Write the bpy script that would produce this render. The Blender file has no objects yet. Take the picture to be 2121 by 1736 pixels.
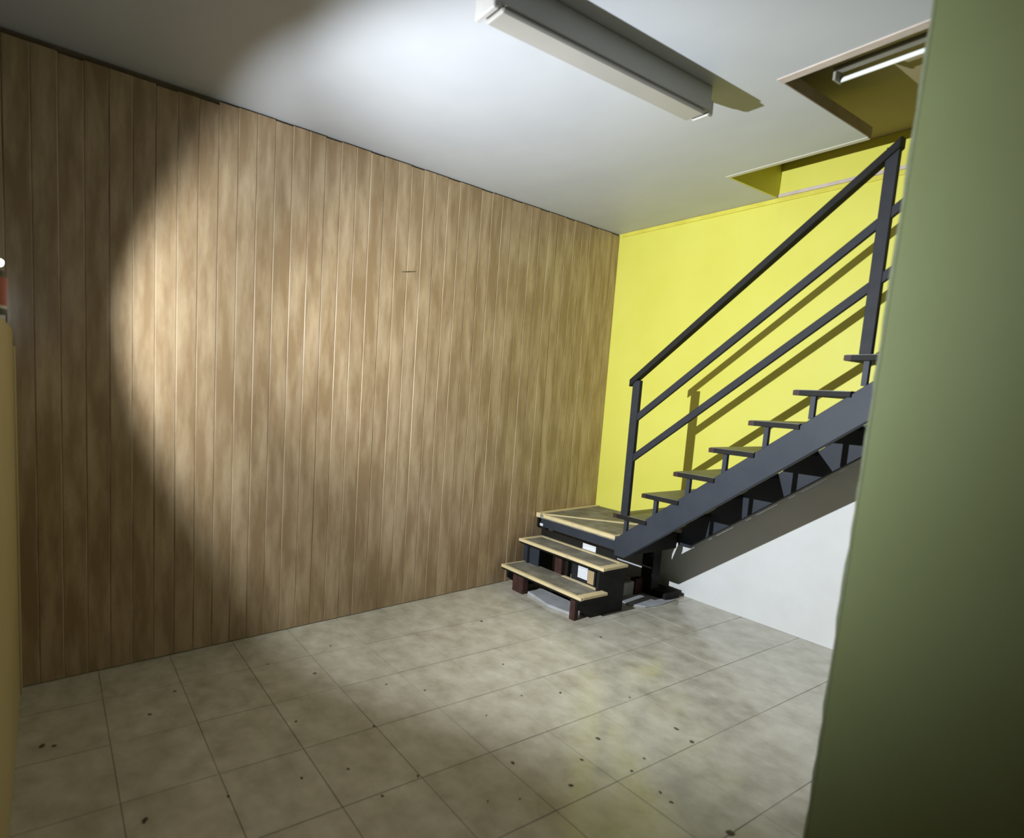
import bpy, bmesh, math, random
from mathutils import Vector, Matrix
random.seed(7)
S = bpy.context.scene
COL = S.collection

# ------------------------------------------------------------------ camera
F_PX, YAW, PITCH, ROLL = 1205.6, 1.0048, -0.1106, 0.055
CAM = Vector((3.3715, -4.035, 1.4581))
fw = Vector((-math.sin(YAW) * math.cos(PITCH), math.cos(YAW) * math.cos(PITCH), math.sin(PITCH)))
r0 = Vector((math.cos(YAW), math.sin(YAW), 0.0)); u0 = r0.cross(fw)
rt = r0 * math.cos(ROLL) + u0 * math.sin(ROLL)
up = u0 * math.cos(ROLL) - r0 * math.sin(ROLL)
cd = bpy.data.cameras.new('camera'); co = bpy.data.objects.new('camera', cd); COL.objects.link(co)
co.matrix_world = Matrix(((rt.x, up.x, -fw.x, CAM.x), (rt.y, up.y, -fw.y, CAM.y), (rt.z, up.z, -fw.z, CAM.z), (0, 0, 0, 1)))
cd.sensor_fit = 'HORIZONTAL'; cd.sensor_width = 36.0; cd.lens = 36.0 * F_PX / 2121.0
cd.shift_x = 200.0 / 2121.0; cd.shift_y = 66.3 / 2121.0
cd.clip_start = 0.02
cd.dof.use_dof = True; cd.dof.focus_distance = 4.6; cd.dof.aperture_fstop = 1.6
S.camera = co

# ------------------------------------------------------------------ world, exposure (the room has no daylight)
w = bpy.data.worlds.new('world'); S.world = w; w.use_nodes = True
w.node_tree.nodes['Background'].inputs[0].default_value = (0.05, 0.045, 0.035, 1)
w.node_tree.nodes['Background'].inputs[1].default_value = 0.05
S.view_settings.view_transform = 'Standard'; S.view_settings.look = 'None'
S.view_settings.exposure = 0.10; S.view_settings.gamma = 1.0
S.view_settings.use_curve_mapping = False

LAMP = Vector((1.235, -4.150, 1.750))        # lens of the lantern on the half wall

# ------------------------------------------------------------------ materials
def mat(name, c, rough=0.6, spec=0.4, c2=None, scale=(6, 6, 6), detail=4.0, contrast=(0.35, 0.65), bump=0.0, bscale=40.0,
        rough2=None, metal=0.0, rand=0.0, emit=None, estr=0.0, trans=0.0):
    m = bpy.data.materials.new(name); m.use_nodes = True
    nt = m.node_tree; N = nt.nodes; L = nt.links
    b = N['Principled BSDF']
    b.inputs['Base Color'].default_value = (*c, 1)
    b.inputs['Roughness'].default_value = rough
    b.inputs['Specular IOR Level'].default_value = spec
    b.inputs['Metallic'].default_value = metal
    if trans: b.inputs['Transmission Weight'].default_value = trans
    if emit:
        b.inputs['Emission Color'].default_value = (*emit, 1); b.inputs['Emission Strength'].default_value = estr
    geo = N.new('ShaderNodeNewGeometry')
    out = None
    if c2 is not None or rough2 is not None:
        mp = N.new('ShaderNodeMapping'); mp.inputs['Scale'].default_value = scale
        L.new(geo.outputs['Position'], mp.inputs['Vector'])
        no = N.new('ShaderNodeTexNoise'); no.inputs['Scale'].default_value = 1.0; no.inputs['Detail'].default_value = detail
        no.inputs['Roughness'].default_value = 0.6
        L.new(mp.outputs['Vector'], no.inputs['Vector'])
        rp = N.new('ShaderNodeMapRange'); rp.inputs['From Min'].default_value = contrast[0]; rp.inputs['From Max'].default_value = contrast[1]
        L.new(no.outputs['Fac'], rp.inputs['Value'])
        if rand:
            oi = N.new('ShaderNodeObjectInfo'); ma = N.new('ShaderNodeMath'); ma.operation = 'MULTIPLY_ADD'
            ma.inputs[1].default_value = rand; L.new(oi.outputs['Random'], ma.inputs[0])
            sb = N.new('ShaderNodeMath'); sb.operation = 'SUBTRACT'; sb.inputs[1].default_value = rand * 0.5
            L.new(rp.outputs['Result'], sb.inputs[0]); L.new(sb.outputs[0], ma.inputs[2])
            ma.use_clamp = True
            fac = ma.outputs[0]
        else:
            fac = rp.outputs['Result']
        if c2 is not None:
            mx = N.new('ShaderNodeMix'); mx.data_type = 'RGBA'
            mx.inputs['A'].default_value = (*c, 1); mx.inputs['B'].default_value = (*c2, 1)
            L.new(fac, mx.inputs['Factor']); L.new(mx.outputs['Result'], b.inputs['Base Color'])
        if rough2 is not None:
            mr = N.new('ShaderNodeMapRange'); mr.inputs['To Min'].default_value = rough; mr.inputs['To Max'].default_value = rough2
            L.new(fac, mr.inputs['Value']); L.new(mr.outputs['Result'], b.inputs['Roughness'])
    if bump:
        nb = N.new('ShaderNodeTexNoise'); nb.inputs['Scale'].default_value = bscale; nb.inputs['Detail'].default_value = 3
        L.new(geo.outputs['Position'], nb.inputs['Vector'])
        bp = N.new('ShaderNodeBump'); bp.inputs['Strength'].default_value = bump; bp.inputs['Distance'].default_value = 0.01
        L.new(nb.outputs['Fac'], bp.inputs['Height']); L.new(bp.outputs['Normal'], b.inputs['Normal'])
    return m

M = {}
M['plank'] = mat('brown_laminate', (0.31, 0.205, 0.106), 0.38, 0.5, c2=(0.52, 0.385, 0.235), scale=(13, 13, 2.6), detail=4, contrast=(0.38, 0.70), rand=0.22, rough2=0.24, bump=0.05, bscale=9)
M['plank_edge'] = mat('highlit_plank_edge', (0.48, 0.37, 0.24), 0.5, 0.3, c2=(0.30, 0.21, 0.12), scale=(5, 5, 2.0), contrast=(0.42, 0.62))  # light caught on the plank chamfers, put into a paler colour
M['backing'] = mat('dark_backing', (0.15, 0.115, 0.08), 0.8, 0.2, c2=(0.20, 0.155, 0.11))
M['scratch'] = mat('scratch_dark', (0.06, 0.04, 0.02), 0.8, 0.2)
M['ceiling'] = mat('ceiling_white', (0.475, 0.487, 0.515), 0.5, 0.35, c2=(0.515, 0.527, 0.552), scale=(1.5, 1.5, 1.5), bump=0.05, bscale=5)
M['lip'] = mat('pale_edge', (0.62, 0.52, 0.44), 0.8, 0.2, c2=(0.5, 0.42, 0.36), scale=(9, 9, 9))
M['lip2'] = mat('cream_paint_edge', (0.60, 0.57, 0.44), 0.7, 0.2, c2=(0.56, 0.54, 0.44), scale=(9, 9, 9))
M['fascia'] = mat('raw_board_edge', (0.40, 0.31, 0.24), 0.8, 0.2, c2=(0.34, 0.26, 0.19), scale=(9, 9, 9))
M['soffit'] = mat('brown_soffit', (0.36, 0.30, 0.19), 0.7, 0.2, c2=(0.33, 0.275, 0.175), scale=(2, 2, 2))
M['yellow'] = mat('yellow_paint', (0.665, 0.63, 0.098), 0.5, 0.35, c2=(0.70, 0.665, 0.12), scale=(2, 2, 2), bump=0.05, bscale=9)
M['white'] = mat('white_paint', (0.66, 0.66, 0.64), 0.55, 0.3, c2=(0.71, 0.71, 0.70), scale=(3, 3, 3), bump=0.04, bscale=12)
M['trimyel'] = mat('yellow_trim', (0.62, 0.55, 0.07), 0.5, 0.3, c2=(0.70, 0.64, 0.10), scale=(8, 8, 8))
M['green'] = mat('olive_green_paint', (0.25, 0.29, 0.122), 0.6, 0.3, c2=(0.27, 0.31, 0.138), scale=(2.5, 2.5, 2.5), bump=0.03, bscale=40)
M['greenedge'] = mat('chipped_plaster_edge', (0.26, 0.285, 0.19), 0.8, 0.2, c2=(0.22, 0.25, 0.14), scale=(40, 40, 40), bump=0.5, bscale=90)
M['cream'] = mat('cream_paint', (0.46, 0.36, 0.17), 0.6, 0.3, c2=(0.50, 0.39, 0.20), scale=(3, 3, 3), bump=0.08, bscale=30)
M['tan'] = mat('dull_plaster', (0.40, 0.36, 0.28), 0.8, 0.2, c2=(0.44, 0.40, 0.32))
M['tile'] = mat('dusty_tile', (0.41, 0.375, 0.285), 0.07, 0.8, c2=(0.68, 0.645, 0.54), scale=(8, 8, 8), detail=11, contrast=(0.30, 0.76), rand=0.12, rough2=0.30, bump=0.02, bscale=25)
M['grout'] = mat('dirty_grout', (0.17, 0.15, 0.11), 0.9, 0.1, c2=(0.34, 0.315, 0.25), scale=(5, 5, 5))
M['steel'] = mat('slate_steel_paint', (0.026, 0.031, 0.042), 0.55, 0.25, c2=(0.034, 0.039, 0.050), scale=(7, 7, 7))
M['rail'] = mat('charcoal_steel', (0.020, 0.021, 0.025), 0.6, 0.18, c2=(0.026, 0.027, 0.031), scale=(9, 9, 9))
M['black'] = mat('black_steel', (0.011, 0.011, 0.010), 0.6, 0.15, c2=(0.016, 0.015, 0.013), scale=(9, 9, 9))
M['treadtop'] = mat('grey_tread_mat', (0.17, 0.155, 0.115), 0.75, 0.25, c2=(0.30, 0.275, 0.22), scale=(9, 9, 9), detail=6, contrast=(0.4, 0.7))
M['treadflight'] = mat('dark_tread', (0.10, 0.095, 0.075), 0.45, 0.4, c2=(0.15, 0.14, 0.11), scale=(9, 9, 9))
M['tread_end'] = mat('oxide_end', (0.028, 0.012, 0.008), 0.6, 0.3, c2=(0.045, 0.02, 0.012), scale=(20, 20, 20))
M['strip'] = mat('cream_edge_strip', (0.66, 0.54, 0.30), 0.6, 0.3, c2=(0.50, 0.43, 0.29), scale=(14, 14, 14), contrast=(0.5, 0.75))
M['oxide'] = mat('red_oxide', (0.035, 0.018, 0.014), 0.8, 0.2, c2=(0.07, 0.03, 0.024), scale=(20, 20, 20))
M['concrete'] = mat('concrete_block', (0.36, 0.34, 0.30), 0.9, 0.15, c2=(0.28, 0.26, 0.23), scale=(14, 14, 14), bump=0.4, bscale=80)
M['cement'] = mat('pale_cement', (0.44, 0.45, 0.47), 0.75, 0.25, c2=(0.36, 0.36, 0.36), scale=(10, 10, 10), bump=0.2, bscale=40)
M['paper'] = mat('white_paper', (0.75, 0.77, 0.80), 0.6, 0.3, c2=(0.55, 0.57, 0.60), scale=(3, 3, 160), contrast=(0.45, 0.6))
M['card'] = mat('tan_card', (0.42, 0.31, 0.17), 0.8, 0.2, c2=(0.36, 0.26, 0.14))
M['boxdark'] = mat('dark_box', (0.015, 0.016, 0.018), 0.7, 0.2, c2=(0.02, 0.02, 0.022))
M['housing'] = mat('light_housing', (0.47, 0.455, 0.43), 0.5, 0.35, c2=(0.50, 0.485, 0.455), scale=(3, 3, 3))
M['diffuser'] = mat('diffuser_plastic', (0.34, 0.325, 0.30), 0.4, 0.4, c2=(0.37, 0.35, 0.32), scale=(3, 3, 3))
M['tube'] = mat('tube_glass', (0.85, 0.88, 0.84), 0.2, 0.5, c2=(0.82, 0.85, 0.82))
M['fixgrey'] = mat('grey_fixture', (0.27, 0.26, 0.21), 0.6, 0.3, c2=(0.24, 0.23, 0.19))
M['lred'] = mat('red_plastic', (0.42, 0.045, 0.07), 0.3, 0.5, c2=(0.38, 0.04, 0.06))
M['lblack'] = mat('black_plastic', (0.02, 0.02, 0.022), 0.4, 0.5, c2=(0.03, 0.03, 0.03))
M['lwhite'] = mat('ivory_ring', (0.75, 0.72, 0.62), 0.4, 0.5, c2=(0.7, 0.67, 0.58))
M['led'] = mat('led_lens', (0.9, 0.93, 1.0), 0.2, 0.5, emit=(0.84, 0.92, 1.0), estr=550.0)
M['crumb'] = mat('dark_crumb', (0.09, 0.07, 0.045), 0.9, 0.1, c2=(0.15, 0.12, 0.08), scale=(60, 60, 60))

# ------------------------------------------------------------------ helpers
def link(o, parent=None):
    COL.objects.link(o)
    if parent is not None: o.parent = parent
    return o

def tag(o, label, cat, group=None):
    o['label'] = label; o['category'] = cat
    if group: o['group'] = group
    return o

def struct(o):
    o['kind'] = 'structure'; return o

def thing(name, label, cat, loc=(0, 0, 0), group=None):
    o = bpy.data.objects.new(name, None); o.location = loc; o.empty_display_size = 0.1; COL.objects.link(o)
    return tag(o, label, cat, group)

def mesh(name, bm, mats, parent=None, smooth=False):
    bmesh.ops.recalc_face_normals(bm, faces=bm.faces)
    me = bpy.data.meshes.new(name); bm.to_mesh(me); bm.free()
    for m in (mats if isinstance(mats, (list, tuple)) else [mats]): me.materials.append(M[m])
    if smooth:
        for p in me.polygons: p.use_smooth = True
    o = bpy.data.objects.new(name, me); link(o)
    if parent is not None:
        o.parent = parent; o.matrix_parent_inverse = Matrix.Translation(-Vector(parent_origin(parent)))
    return o

def parent_origin(p):
    v = Vector(p.location)
    while p.parent is not None and p.type == 'EMPTY':
        p = p.parent; v += Vector(p.location)
    return v

def box(bm, x0, x1, y0, y1, z0, z1, bev=0.0, mi=0):
    vs = [bm.verts.new((x, y, z)) for x in (x0, x1) for y in (y0, y1) for z in (z0, z1)]
    fs = []
    for q in ((0, 1, 3, 2), (4, 6, 7, 5), (0, 4, 5, 1), (2, 3, 7, 6), (0, 2, 6, 4), (1, 5, 7, 3)):
        f = bm.faces.new([vs[i] for i in q]); f.material_index = mi; fs.append(f)
    if bev > 0:
        es = list({e for f in fs for e in f.edges})
        bmesh.ops.bevel(bm, geom=es, offset=bev, segments=1, affect='EDGES', profile=0.5)
    return vs

def prism(bm, pts, axis, a0, a1, bev=0.0, mi=0):
    """extrude a 2D polygon along an axis: 'y' -> pts are (x,z); 'x' -> (y,z); 'z' -> (x,y)"""
    def P(p, a):
        return {'y': (p[0], a, p[1]), 'x': (a, p[0], p[1]), 'z': (p[0], p[1], a)}[axis]
    A = [bm.verts.new(P(p, a0)) for p in pts]; B = [bm.verts.new(P(p, a1)) for p in pts]
    fs = [bm.faces.new(A), bm.faces.new(B)]
    n = len(pts)
    for i in range(n): fs.append(bm.faces.new((A[i], A[(i + 1) % n], B[(i + 1) % n], B[i])))
    for f in fs: f.material_index = mi
    if bev > 0:
        es = list({e for f in fs for e in f.edges})
        bmesh.ops.bevel(bm, geom=es, offset=bev, segments=1, affect='EDGES', profile=0.5)
    return fs

def bar(bm, p, q, wy, wz, bev=0.0):
    """rectangular bar from p to q in the XZ plane direction; wy across Y, wz across the bar in XZ, plumb-cut ends"""
    p = Vector(p); q = Vector(q); h = wz / 2 / math.cos(math.atan2(q.z - p.z, q.x - p.x))
    prism(bm, [(p.x, p.z - h), (q.x, q.z - h), (q.x, q.z + h), (p.x, p.z + h)], 'y', p.y - wy / 2, p.y + wy / 2, bev)

def cyl(bm, p, q, r0_, r1_=None, n=20, mi=0):
    p = Vector(p); q = Vector(q); r1_ = r0_ if r1_ is None else r1_
    d = (q - p); rot = d.to_track_quat('Z', 'Y').to_matrix().to_4x4()
    res = bmesh.ops.create_cone(bm, cap_ends=True, segments=n, radius1=r0_, radius2=r1_, depth=d.length,
                                matrix=Matrix.Translation((p + q) / 2) @ rot)
    for v in res['verts']:
        for f in v.link_faces: f.material_index = mi

def one(name, m, parent, fn, *a, smooth=False, **k):
    bm = bmesh.new(); fn(bm, *a, **k)
    return mesh(name, bm, m, parent, smooth)

# ------------------------------------------------------------------ setting
H = 2.8
ANG = 0.0804                                  # the panelled wall is not quite square to the stair wall
WD = Vector((math.sin(ANG), -math.cos(ANG), 0)); WN = Vector((math.cos(ANG), math.sin(ANG), 0))
YF = -6.0; XR = 4.6

# floor: grout bed + single tiles
bm = bmesh.new(); box(bm, -0.15, XR + 0.1, YF - 0.1, 0.1, -0.12, -0.0016)
floor = struct(mesh('floor', bm, 'grout'))
TX, TY, GX0, GY0 = 0.367, 0.327, 0.600, -1.883
cache = {}
xs = [GX0 + TX * i for i in range(-2, 12)]; ys = [GY0 + TY * j for j in range(-13, 7)]
def tile_mesh(wx, wy):
    k = (round(wx, 4), round(wy, 4))
    if k not in cache:
        bm = bmesh.new(); box(bm, -wx / 2, wx / 2, -wy / 2, wy / 2, -0.010, 0.0, 0.0003)
        bmesh.ops.recalc_face_normals(bm, faces=bm.faces)
        me = bpy.data.meshes.new('tile'); bm.to_mesh(me); bm.free(); me.materials.append(M['tile']); cache[k] = me
    return cache[k]
for x in xs:
    for y in ys:
        x0, x1, y0, y1 = max(x, -0.1), min(x + TX, XR), max(y, YF), min(y + TY, 0.0)
        if x1 - x0 < 0.03 or y1 - y0 < 0.03: continue
        if x1 < -0.0 + math.tan(ANG) * (-(y0 + y1) / 2) - 0.02: continue
        o = bpy.data.objects.new('tile', tile_mesh(x1 - x0 - 0.003, y1 - y0 - 0.003)); link(o, floor)
        o.location = ((x0 + x1) / 2, (y0 + y1) / 2, random.uniform(-0.0007, 0.0003))
        o.rotation_euler = (random.uniform(-.0015, .0015), random.uniform(-.0015, .0015), 0)

# wall_left: dark backing with single upright planks
bm = bmesh.new()
a = WD * -0.2; b = WD * 6.2
prism(bm, [((a - WN * 0.016).x, (a - WN * 0.016).y), ((b - WN * 0.016).x, (b - WN * 0.016).y),
           ((b - WN * 0.12).x, (b - WN * 0.12).y), ((a - WN * 0.12).x, (a - WN * 0.12).y)], 'z', 0.0, 3.3)
wall_left = struct(mesh('wall_left', bm, 'backing'))
PW = 0.0975
def plank_mesh(h):
    bm = bmesh.new(); g = 0.0003; c = 0.0035
    # profile across the plank with eased long edges
    pr = [(-PW / 2 + g, -0.016), (PW / 2 - g, -0.016), (PW / 2 - g, -c * 0.8), (PW / 2 - g - c, 0.0), (-PW / 2 + g + c, 0.0), (-PW / 2 + g, -c * 0.8)]
    prism(bm, pr, 'z', 0.004, h)
    bmesh.ops.recalc_face_normals(bm, faces=bm.faces)
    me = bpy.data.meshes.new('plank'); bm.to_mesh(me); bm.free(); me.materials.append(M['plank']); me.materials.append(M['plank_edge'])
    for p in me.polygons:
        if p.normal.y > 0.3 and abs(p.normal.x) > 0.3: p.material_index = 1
    return me
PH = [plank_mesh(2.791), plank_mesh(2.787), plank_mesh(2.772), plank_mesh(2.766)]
rotz = math.atan2(WN.y, WN.x) - math.pi / 2 # local +Y is wall normal
n = int(6.0 / PW)
for i in range(n):
    s = PW * (i + 0.5)
    me = PH[(i % 3 == 0) + 0] if s < 3.27 else PH[2 + (i % 4 == 0)]
    o = bpy.data.objects.new('plank', me); link(o, wall_left)
    p = WD * s + WN * random.uniform(-0.0012, 0.0008)
    o.location = p; o.rotation_euler = (0, 0, rotz + random.uniform(-0.004, 0.004))
# scratch across two planks
bm = bmesh.new()
prism(bm, [(0.05, -0.010), (0.0, -0.003), (-0.055, 0.008), (-0.06, 0.012), (0.0, 0.003), (0.05, -0.007)], 'y', 0.0002, 0.0016)
o = mesh('scratch_mark', bm, 'scratch'); o.parent = wall_left
o.location = WD * 2.136 + Vector((0, 0, 2.163)) + WN * 0.0008; o.rotation_euler = (0, 0, rotz)

# wall_back: yellow above the flight, white beneath it
bm = bmesh.new()
L0 = lambda x: 0.50 + 0.841 * (x - 0.90)
prism(bm, [(-0.12, 0), (3.9, 0), (3.9, L0(3.9)), (0.92, L0(0.92)), (0.86, 0.45), (-0.12, 0.45)], 'y', 0.0, 0.12, mi=1)
prism(bm, [(-0.12, 0.45), (0.86, 0.45), (0.92, L0(0.92)), (3.9, L0(3.9)), (3.9, 3.3), (-0.12, 3.3)], 'y', 0.0, 0.12, mi=0)
prism(bm, [(3.9, 0), (XR + 0.1, 0), (XR + 0.1, 3.3), (3.9, 3.3)], 'y', 0.0, 0.12, mi=1)
wall_back = struct(mesh('wall_back', bm, ['yellow', 'white']))

# ceiling with the L-shaped stair opening
XB, YA, XS, YS, XO = 1.957, -1.425, 1.240, -0.568, 3.7
bm = bmesh.new()
T = 0.05
box(bm, -0.2, XS, YF - 0.1, 0.0, H, H + T)
box(bm, XS, XB, YF - 0.1, YS, H, H + T)
box(bm, XB, XR + 0.1, YF - 0.1, YA, H, H + T)
box(bm, XO, XR + 0.1, YA, 0.0, H, H + T)
ceiling = struct(mesh('ceiling', bm, 'ceiling'))
one('slab_edge', 'fascia', ceiling, box, XB - 0.006, XB + 0.003, YA, YS - 0.0, H + 0.001, H + T + 0.004)
ZS = 3.012
one('soffit', 'soffit', ceiling, box, XS - 0.05, XR + 0.1, YA - 0.3, 0.0, ZS, ZS + 0.06)
one('shaft_side', 'yellow', ceiling, box, XS - 0.03, XS + 0.008, YS, 0.0, H + 0.001, ZS)
one('shaft_back', 'soffit', ceiling, box, XS - 0.05, XR + 0.1, YA - 0.32, YA - 0.3, H + T, ZS + 0.06)
one('shaft_end', 'soffit', ceiling, box, XO, XO + 0.03, YA - 0.3, 0.0, H + T, ZS)
one('shaft_lining', 'soffit', ceiling, box, XS - 0.05, XS - 0.03, YA - 0.3, YS, H + T, ZS)
t = struct(one('trim_1', 'trimyel', None, box, 0.03, 3.7, -0.012, 0.0, H - 0.030, H - 0.001, 0.002))
t = struct(one('trim_2', 'lip', None, box, XB, XO, YA - 0.042, YA + 0.004, H - 0.004, H + 0.002))  # pale strip along the front edge of the opening
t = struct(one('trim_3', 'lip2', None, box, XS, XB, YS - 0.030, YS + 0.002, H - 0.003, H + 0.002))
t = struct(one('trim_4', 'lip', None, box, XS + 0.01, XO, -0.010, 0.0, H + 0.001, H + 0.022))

# olive wall stub beside the camera
GX, GY = 2.752, -2.350
gm = bmesh.new()
box(gm, GX + 0.006, XR + 0.1, GY, GY + 0.13, 0.0, H)
LEAN = lambda z: 0.012 * (z - 1.45) + 0.005
for v in gm.verts:
    if v.co.x < 3.5: v.co.x += LEAN(v.co.z)
wall_right = struct(mesh('wall_right', gm, 'green'))
# rough corner of the stub
gm = bmesh.new()
prev = None; nseg = 60
for k in range(nseg + 1):
    z = H * k / nseg; j = random.uniform(-0.0022, 0.0022) + LEAN(z); l = LEAN(z)
    ring = [gm.verts.new((GX + j, GY + 0.004, z)), gm.verts.new((GX + 0.009 + l, GY - 0.0008, z)), gm.verts.new((GX + 0.009 + l, GY + 0.13, z)), gm.verts.new((GX + j, GY + 0.128, z))]
    if prev:
        for i in range(4): gm.faces.new((prev[i], prev[(i + 1) % 4], ring[(i + 1) % 4], ring[i]))
    prev = ring
mesh('corner_edge', gm, 'greenedge', wall_right)
# outer walls of the room, out of the picture
struct(one('wall_side', 'green', None, box, XR, XR + 0.12, YF - 0.1, 0.12, 0.0, 3.3))
struct(one('wall_front', 'tan', None, box, 0.2, XR + 0.12, YF - 0.12, YF, 0.0, H))

# cream half wall against the panelling
PY = -4.155
hw = bmesh.new()
pts = [(0.405, 0.0), (1.75, 0.0), (1.75, 1.602)]
for k in range(9):
    tt = k / 8 * math.pi / 2
    pts.append((0.55 - 0.145 * math.sin(tt), 1.562 + 0.04 * math.cos(tt)))
prism(hw, pts, 'y', PY - 0.13, PY, 0.004)
wall_half = struct(mesh('wall_half', hw, 'cream'))
bmj = bmesh.new(); box(bmj, 0.325, 0.400, PY - 0.12, PY + 0.006, 0.0, 1.535, 0.003)
mesh('end_strip', bmj, 'cream', wall_half)
bmj = bmesh.new(); box(bmj, 0.399, 0.406, PY - 0.12, PY - 0.010, 0.0, 1.55)
mesh('joint', bmj, 'backing', wall_half)

# ------------------------------------------------------------------ staircase
st = thing('metal_staircase', 'dark steel open-riser staircase with railing and cream-edged lower steps', 'staircase', (0.5, -0.5, 0))
RISE, GO = 0.1744, 0.2078
NX, NZ = 0.812, 0.677          # nosing of the first flight tread
YN, YFAR = -0.785, -0.02

def line_top(x): return 0.512 + 0.812 * (x - 0.845)
def line_bot(x): return 0.395 + 0.809 * (x - 0.930)
def stringer(y0, y1):
    bm = bmesh.new(); xe = 2.95
    prism(bm, [(0.838, 0.386), (0.918, 0.386), (xe, line_bot(xe)), (xe, line_top(xe)), (0.838, line_top(0.838))], 'y', y0, y1, 0.003)
    return bm
mesh('stringer', stringer(-0.775, -0.735), 'steel', st)
mesh('stringer', stringer(-0.052, -0.012), 'steel', st)

tm = bmesh.new(); box(tm, 0, 0.255, YN, YFAR, -0.030, -0.003, 0.002)
base_tread = mesh('flight_tread', tm, 'black', st)
tp = bmesh.new(); box(tp, 0.003, 0.252, YN + 0.008, YFAR - 0.004, -0.003, 0.0)
base_top = mesh('tread_mat', tp, 'treadflight', base_tread)
te = bmesh.new(); box(te, -0.0015, 0.030, YN - 0.0015, YN + 0.012, -0.029, -0.0035)
base_end = mesh('tread_end_cap', te, 'tread_end', base_tread)
sx, sy = -0.5, 0.5
bk = bmesh.new(); box(bk, -0.012, 0.012, -0.764, -0.740, 0, 0.118, 0.001)
base_bracket = mesh('tread_bracket', bk, 'steel', st)
bk2 = bmesh.new(); box(bk2, -0.012, 0.012, -0.050, -0.026, 0, 0.118, 0.001)
base_bracket2 = mesh('tread_bracket', bk2, 'steel', st)
NT = 10
pinv = Matrix.Translation((-0.5, 0.5, 0))
for k in range(NT):
    x = NX + GO * k; z = NZ + RISE * k
    if k == 0:
        t, tt, tc, b1, b2 = base_tread, base_top, base_end, base_bracket, base_bracket2
    else:
        t = base_tread.copy(); link(t); t.parent = st; t.matrix_parent_inverse = pinv
        tt = base_top.copy(); link(tt); tt.parent = t; tt.matrix_parent_inverse = Matrix()
        tc = base_end.copy(); link(tc); tc.parent = t; tc.matrix_parent_inverse = Matrix()
        b1 = base_bracket.copy(); link(b1); b1.parent = st; b1.matrix_parent_inverse = pinv
        b2 = base_bracket2.copy(); link(b2); b2.parent = st; b2.matrix_parent_inverse = pinv
    if k == 0: tt.matrix_parent_inverse = Matrix(); tc.matrix_parent_inverse = Matrix()
    t.location = (x, 0, z)
    bx = x + 0.086; zt = line_top(bx) - 0.012
    b1.location = (bx, 0, z - 0.030 - 0.118); b2.location = (bx, 0, z - 0.030 - 0.118)

# railing
one('rail_post', 'rail', st, box, 0.868, 0.922, -0.785, -0.755, 0.677, 1.575, 0.002)
one('rail_post', 'rail', st, box, 2.116, 2.166, -0.785, -0.755, 1.723, 2.655, 0.002)
one('handrail', 'black', st, lambda bm: bar(bm, (0.846, -0.770, 1.556), (2.172, -0.770, 2.666), 0.05, 0.036, 0.003))
one('middle_rail', 'rail', st, lambda bm: bar(bm, (0.915, -0.770, 1.333), (2.95, -0.770, 1.333 + 2.035 * 0.823), 0.022, 0.040, 0.002))
one('middle_rail', 'rail', st, lambda bm: bar(bm, (0.915, -0.770, 1.066), (2.95, -0.770, 1.066 + 2.035 * 0.805), 0.022, 0.040, 0.002))

# lower steps
def step(x0, x1, y0, y1, z, strips):
    t = one('step_tread', 'black', st, box, x0, x1, y0, y1, z - 0.030, z - 0.003, 0.002)
    one('tread_mat', 'treadtop', t, box, x0 + .004, x1 - .004, y0 + .004, y1 - .004, z - 0.003, z)
    for (a0, a1, b0, b1, zz) in strips:
        one('edge_strip', 'strip', t, box, a0, a1, b0, b1, z - zz, z + 0.004, 0.0015)
    return t
def full(x0, x1, y0, y1, wl=0.03, wr=0.05, wf=0.022, wb=0.03, back=True):
    s = [(x0 - .002, x1 + .002, y0 - .003, y0 + wf, .017), (x0 - .002, x0 + wl, y0 + wf, y1 - .0, .012), (x1 - wr, x1 + .003, y0 + wf, y1, .014)]
    if back: s.append((x0 + wl, x1 - wr, y1 - wb, y1 + .002, .012))
    return s
step(0.165, 0.935, -1.178, -0.925, 0.171, full(0.165, 0.935, -1.178, -0.925, wl=0.008, back=False) + [(0.55, 0.885, -0.953, -0.923, .012)])
step(0.130, 0.938, -0.988, -0.745, 0.342, full(0.130, 0.938, -0.988, -0.745))
# platform in two winder plates
Z3 = 0.513
bm = bmesh.new(); prism(bm, [(0.110, -0.770), (0.830, -0.770), (0.830, -0.135)], 'z', Z3 - 0.030, Z3, 0.002)
pf = mesh('platform_plate', bm, 'treadtop', st)
bm = bmesh.new(); prism(bm, [(0.080, -0.760), (0.862, -0.070), (0.862, -0.014), (0.012, -0.014)], 'z', Z3 - 0.030, Z3 + 0.004, 0.002)
pb = mesh('platform_plate', bm, 'treadtop', st)
one('edge_strip', 'strip', pf, box, 0.150, 0.834, -0.776, -0.742, Z3 - 0.020, Z3 + 0.006, 0.002)
one('edge_strip', 'strip', pf, box, 0.806, 0.834, -0.742, -0.56, Z3 - 0.020, Z3 + 0.004, 0.002)
bm = bmesh.new(); prism(bm, [(0.098, -0.757), (0.140, -0.748), (0.825, -0.148), (0.825, -0.108)], 'z', Z3 - 0.006, Z3 + 0.007)
mesh('edge_strip', bm, 'strip', pb)
bm = bmesh.new(); prism(bm, [(0.070, -0.770), (0.116, -0.765), (0.050, -0.014), (0.006, -0.014)], 'z', Z3 - 0.028, Z3 + 0.007)
mesh('edge_strip', bm, 'strip', pb)
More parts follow.
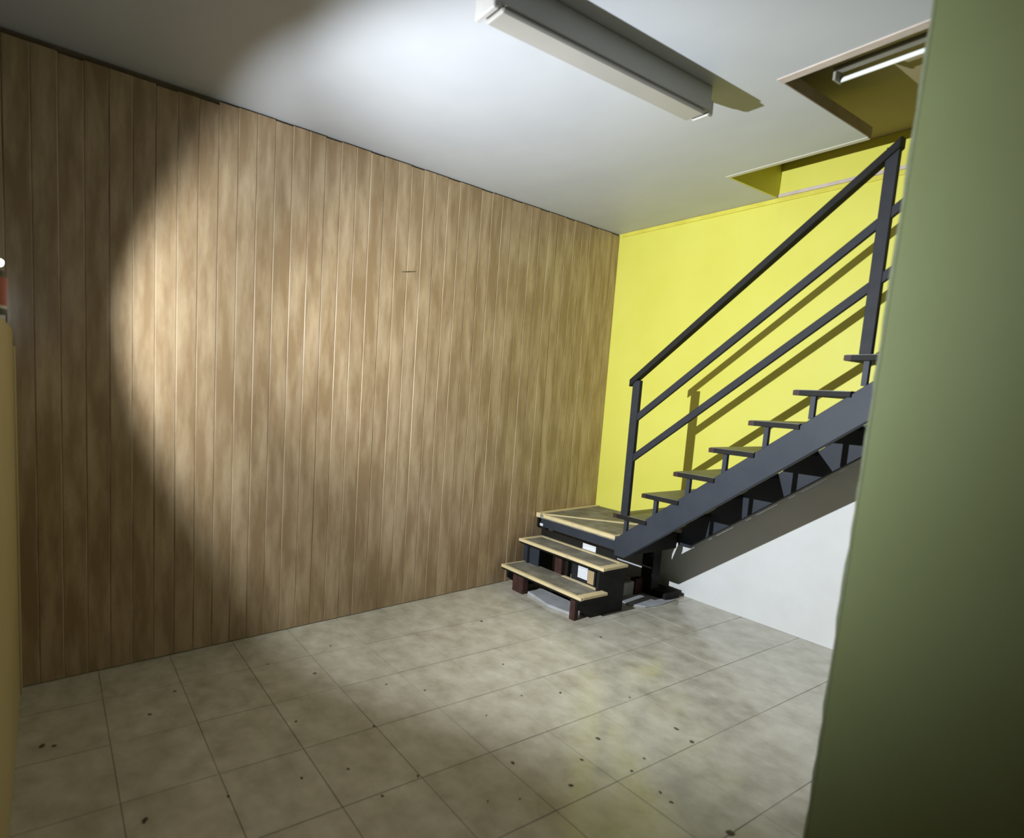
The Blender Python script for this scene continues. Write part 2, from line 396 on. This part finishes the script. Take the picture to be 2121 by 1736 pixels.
# platform and step framing
one('platform_fascia', 'steel', st, box, 0.120, 0.838, -0.766, -0.750, 0.418, 0.484, 0.002)
one('riser_plate', 'black', st, box, 0.155, 0.838, -0.744, -0.736, 0.318, 0.398)
one('platform_frame', 'black', st, box, 0.842, 0.858, -0.725, -0.10, 0.37, 0.482)  # side plate added to block lantern light leaking past the platform
one('platform_frame', 'black', st, box, 0.055, 0.075, -0.745, -0.03, 0.40, 0.482)
one('platform_frame', 'black', st, box, 0.07, 0.86, -0.04, -0.015, 0.40, 0.482)
one('leg', 'black', st, box, 0.115, 0.155, -0.748, -0.708, 0.0, 0.482, 0.002)
one('column', 'black', st, box, 0.690, 0.785, -0.250, -0.155, 0.045, 0.484, 0.003)
one('base_plate', 'black', st, box, 0.655, 0.905, -0.235, -0.065, 0.0, 0.050, 0.004)
one('rusty_foot', 'oxide', st, box, 0.672, 0.722, -0.345, -0.255, 0.0, 0.12, 0.004)
# notched side plates of the two lower steps
prof = [(-1.150, 0.0), (-0.700, 0.0), (-0.700, 0.311), (-0.965, 0.311), (-0.965, 0.140), (-1.150, 0.140), (-1.150, 0.085), (-1.02, 0.06), (-1.06, 0.0)]
prof = [(-1.02, 0.0), (-0.700, 0.0), (-0.700, 0.311), (-0.965, 0.311), (-0.965, 0.140), (-1.155, 0.140), (-1.155, 0.085)]
one('side_plate', 'black', st, lambda bm: prism(bm, prof, 'x', 0.868, 0.888, 0.001))
one('side_plate', 'black', st, lambda bm: prism(bm, prof, 'x', 0.200, 0.216, 0.001))
one('foot', 'oxide', st, box, 0.835, 0.880, -1.165, -1.125, 0.0, 0.142, 0.004)
one('foot', 'oxide', st, box, 0.255, 0.365, -1.145, -1.085, 0.0, 0.142, 0.006)
one('riser_plate', 'steel', st, box, 0.150, 0.315, -0.955, -0.945, 0.172, 0.312, 0.001)
one('prop', 'oxide', st, box, 0.430, 0.498, -0.905, -0.865, 0.0, 0.312, 0.003)
one('prop', 'black', st, box, 0.530, 0.560, -0.905, -0.870, 0.0, 0.312, 0.003)
lab = one('paper_label', 'paper', st, box, 0.540, 0.660, -0.7465, -0.7445, 0.350, 0.392)
lab['label'] = 'white paper label'
lab = one('paper_tag', 'paper', st, box, 0.118, 0.150, -0.772, -0.768, 0.425, 0.445)

# things under the steps
sb = thing('storage_box', 'dark box with white paper label stored beneath the second step', 'box', (0.70, -0.85, 0))
one('body', 'boxdark', sb, box, 0.600, 0.812, -0.912, -0.780, 0.0, 0.296, 0.004)
one('paper_label', 'paper', sb, box, 0.662, 0.748, -0.9145, -0.9125, 0.196, 0.280)
one('card_flap', 'card', sb, box, 0.750, 0.803, -0.9145, -0.9125, 0.180, 0.272)
cb = one('concrete_block', 'concrete', None, box, 0.560, 0.716, -0.475, -0.350, 0.0, 0.105, 0.006)
tag(cb, 'pale grey concrete block on the floor beneath the stair platform', 'block')
def slab(name, pts, h, label, cat):
    bm = bmesh.new(); random.seed(len(pts))
    prism(bm, pts, 'z', 0.0002, h, 0.003)
    return tag(mesh(name, bm, 'cement'), label, cat)
slab('cement_patch', [(0.375, -1.10), (0.45, -1.10), (0.62, -1.15), (0.80, -1.12), (0.825, -1.02), (0.78, -0.95), (0.50, -0.96), (0.375, -0.94)], 0.022, 'pale bluish cement patch on the floor under the lowest step', 'cement patch')
slab('plaster_patch', [(0.735, -0.56), (0.84, -0.58), (0.93, -0.50), (0.95, -0.34), (0.93, -0.14), (0.912, -0.245), (0.78, -0.26), (0.735, -0.40)], 0.010, 'thin pale plaster patch on the floor beside the black stair column', 'plaster patch')

# ------------------------------------------------------------------ ceiling light fitting
cl = thing('ceiling_light', 'long white box-shaped fluorescent light fitting on the white ceiling', 'ceiling light', (1.71, -2.2, H))
one('housing', 'housing', cl, box, 1.668, 1.766, -2.790, -1.610, 2.700, H - 0.0005, 0.003)
one('diffuser', 'diffuser', cl, box, 1.672, 1.7635, -2.770, -1.640, 2.682, 2.7005, 0.006)
one('end_cap', 'housing', cl, box, 1.665, 1.769, -2.812, -2.788, 2.680, H - 0.001, 0.004)
one('end_cap', 'housing', cl, box, 1.678, 1.758, -1.612, -1.575, 2.690, 2.755, 0.006)
one('screw', 'lwhite', cl, cyl, (1.735, -2.815, 2.72), (1.735, -2.810, 2.72), 0.006, smooth=False)

# tube light inside the stair opening
tl = thing('tube_light', 'slim white tube light hanging under the brown soffit inside the stair opening', 'tube light', (2.15, -0.88, ZS))
TZ = 2.872
one('batten', 'fixgrey', tl, box, 2.030, 2.66, -1.176, -1.130, TZ + 0.022, TZ + 0.040, 0.003)
one('tube', 'tube', tl, cyl, (2.038, -1.116, TZ), (2.655, -1.116, TZ), 0.010, n=16, smooth=True)
for hx in (2.028, 2.650): one('tube_holder', 'fixgrey', tl, box, hx, hx + 0.012, -1.168, -1.106, TZ - 0.012, TZ + 0.024, 0.002)
for hx in (2.36, 2.58): one('hanger_rod', 'fixgrey', tl, cyl, (hx, -1.153, TZ + 0.038), (hx, -1.153, ZS - 0.0005), 0.005, n=8)

# ------------------------------------------------------------------ lantern on the half wall: the only light that is on
lx, ly, lz = LAMP.x, PY - 0.017, 1.602
ln = thing('hand_lantern', 'red and black hand lantern shining from the top of the cream half wall', 'lantern', (lx, ly, lz))
one('base', 'lblack', ln, cyl, (lx, ly, lz), (lx, ly, lz + 0.016), 0.040, 0.037, smooth=False)
one('ring', 'lwhite', ln, cyl, (lx, ly, lz + 0.016), (lx, ly, lz + 0.024), 0.0375, smooth=False)
one('body', 'lred', ln, cyl, (lx, ly, lz + 0.024), (lx, ly, lz + 0.105), 0.038, 0.041)
one('collar', 'lblack', ln, cyl, (lx, ly, lz + 0.105), (lx, ly, lz + 0.124), 0.036)
AIM = Vector((-0.30, 1.0, -0.06)).normalized()
bm = bmesh.new(); hc = Vector((lx, ly, lz + 0.142)) ; cyl(bm, hc - AIM * 0.045, LAMP - AIM * 0.010, 0.018, 0.021)
mesh('head', bm, 'lblack', ln)
bm = bmesh.new(); bmesh.ops.create_uvsphere(bm, u_segments=20, v_segments=10, radius=0.0095, matrix=Matrix.Translation(LAMP))
mesh('lens', bm, 'led', ln, True)
def spot(name, e, deg, blend, aim, r=0.012):
    ld = bpy.data.lights.new(name, 'SPOT'); ld.energy = e; ld.spot_size = math.radians(deg); ld.spot_blend = blend
    ld.shadow_soft_size = r; ld.color = (0.875, 0.94, 1.0)
    lo = bpy.data.objects.new(name, ld); link(lo); lo.location = LAMP + AIM * 0.016
    lo.rotation_euler = aim.to_track_quat('-Z', 'Y').to_euler()
    lo.parent = ln; lo.matrix_parent_inverse = Matrix.Translation(-Vector(ln.location))
    return lo
spot('lantern_spill', 116.0, 108, 0.34, AIM)
spot('lantern_beam', 600.0, 100, 1.0, Vector((0.06, 1.0, 0.0)).normalized())

# ------------------------------------------------------------------ crumbs on the floor
spots = [(1.454, -3.785, 0.014), (0.863, -4.07, 0.018), (0.879, -4.032, 0.011), (0.789, -2.92, 0.01), (1.144, -3.151, 0.009), (1.528, -3.088, 0.009), (1.717, -3.043, 0.009), (1.687, -2.873, 0.009), (1.794, -2.497, 0.01), (1.842, -2.057, 0.013), (1.957, -1.677, 0.015), (2.05, -1.705, 0.015), (1.911, -2.233, 0.009), (2.053, -2.108, 0.01), (2.026, -1.993, 0.009), (1.917, -2.724, 0.006), (1.963, -2.612, 0.006), (2.0, -2.389, 0.01), (2.24, -2.127, 0.01), (2.188, -2.116, 0.01), (2.432, -2.081, 0.02), (1.13, -1.2, 0.012), (1.491, -1.921, 0.01), (1.425, -2.114, 0.008), (1.681, -1.64, 0.008), (1.482, -2.379, 0.007), (1.136, -1.982, 0.008), (0.626, -1.725, 0.014), (1.043, -2.651, 0.01), (1.174, -2.51, 0.008), (1.328, -2.869, 0.009), (0.54, -2.723, 0.009), (0.597, -3.097, 0.008), (1.495, -3.261, 0.008), (0.664, -3.557, 0.01), (1.467, -3.52, 0.008), (0.813, -3.683, 0.009)]
cm = []
for v in range(3):
    bm = bmesh.new(); bmesh.ops.create_icosphere(bm, subdivisions=1, radius=1.0)
    for q in bm.verts:
        q.co *= random.uniform(0.6, 1.2); q.co.z *= 0.30; q.co.z = max(q.co.z, -0.06)
    me = bpy.data.meshes.new('floor_crumb'); bm.to_mesh(me); bm.free(); me.materials.append(M['crumb']); cm.append(me)
for i, (x, y, s) in enumerate(spots):
    o = bpy.data.objects.new('floor_crumb', cm[i % 3]); link(o); s *= 0.75
    o.location = (x, y, 0.06 * s + 0.0005); o.scale = (s * random.uniform(1, 1.6), s, s * .8); o.rotation_euler = (0, 0, random.uniform(0, 6))
    tag(o, 'small dark crumb of dirt lying on the tiled floor', 'crumb', 'dark crumbs scattered on the floor tiles')
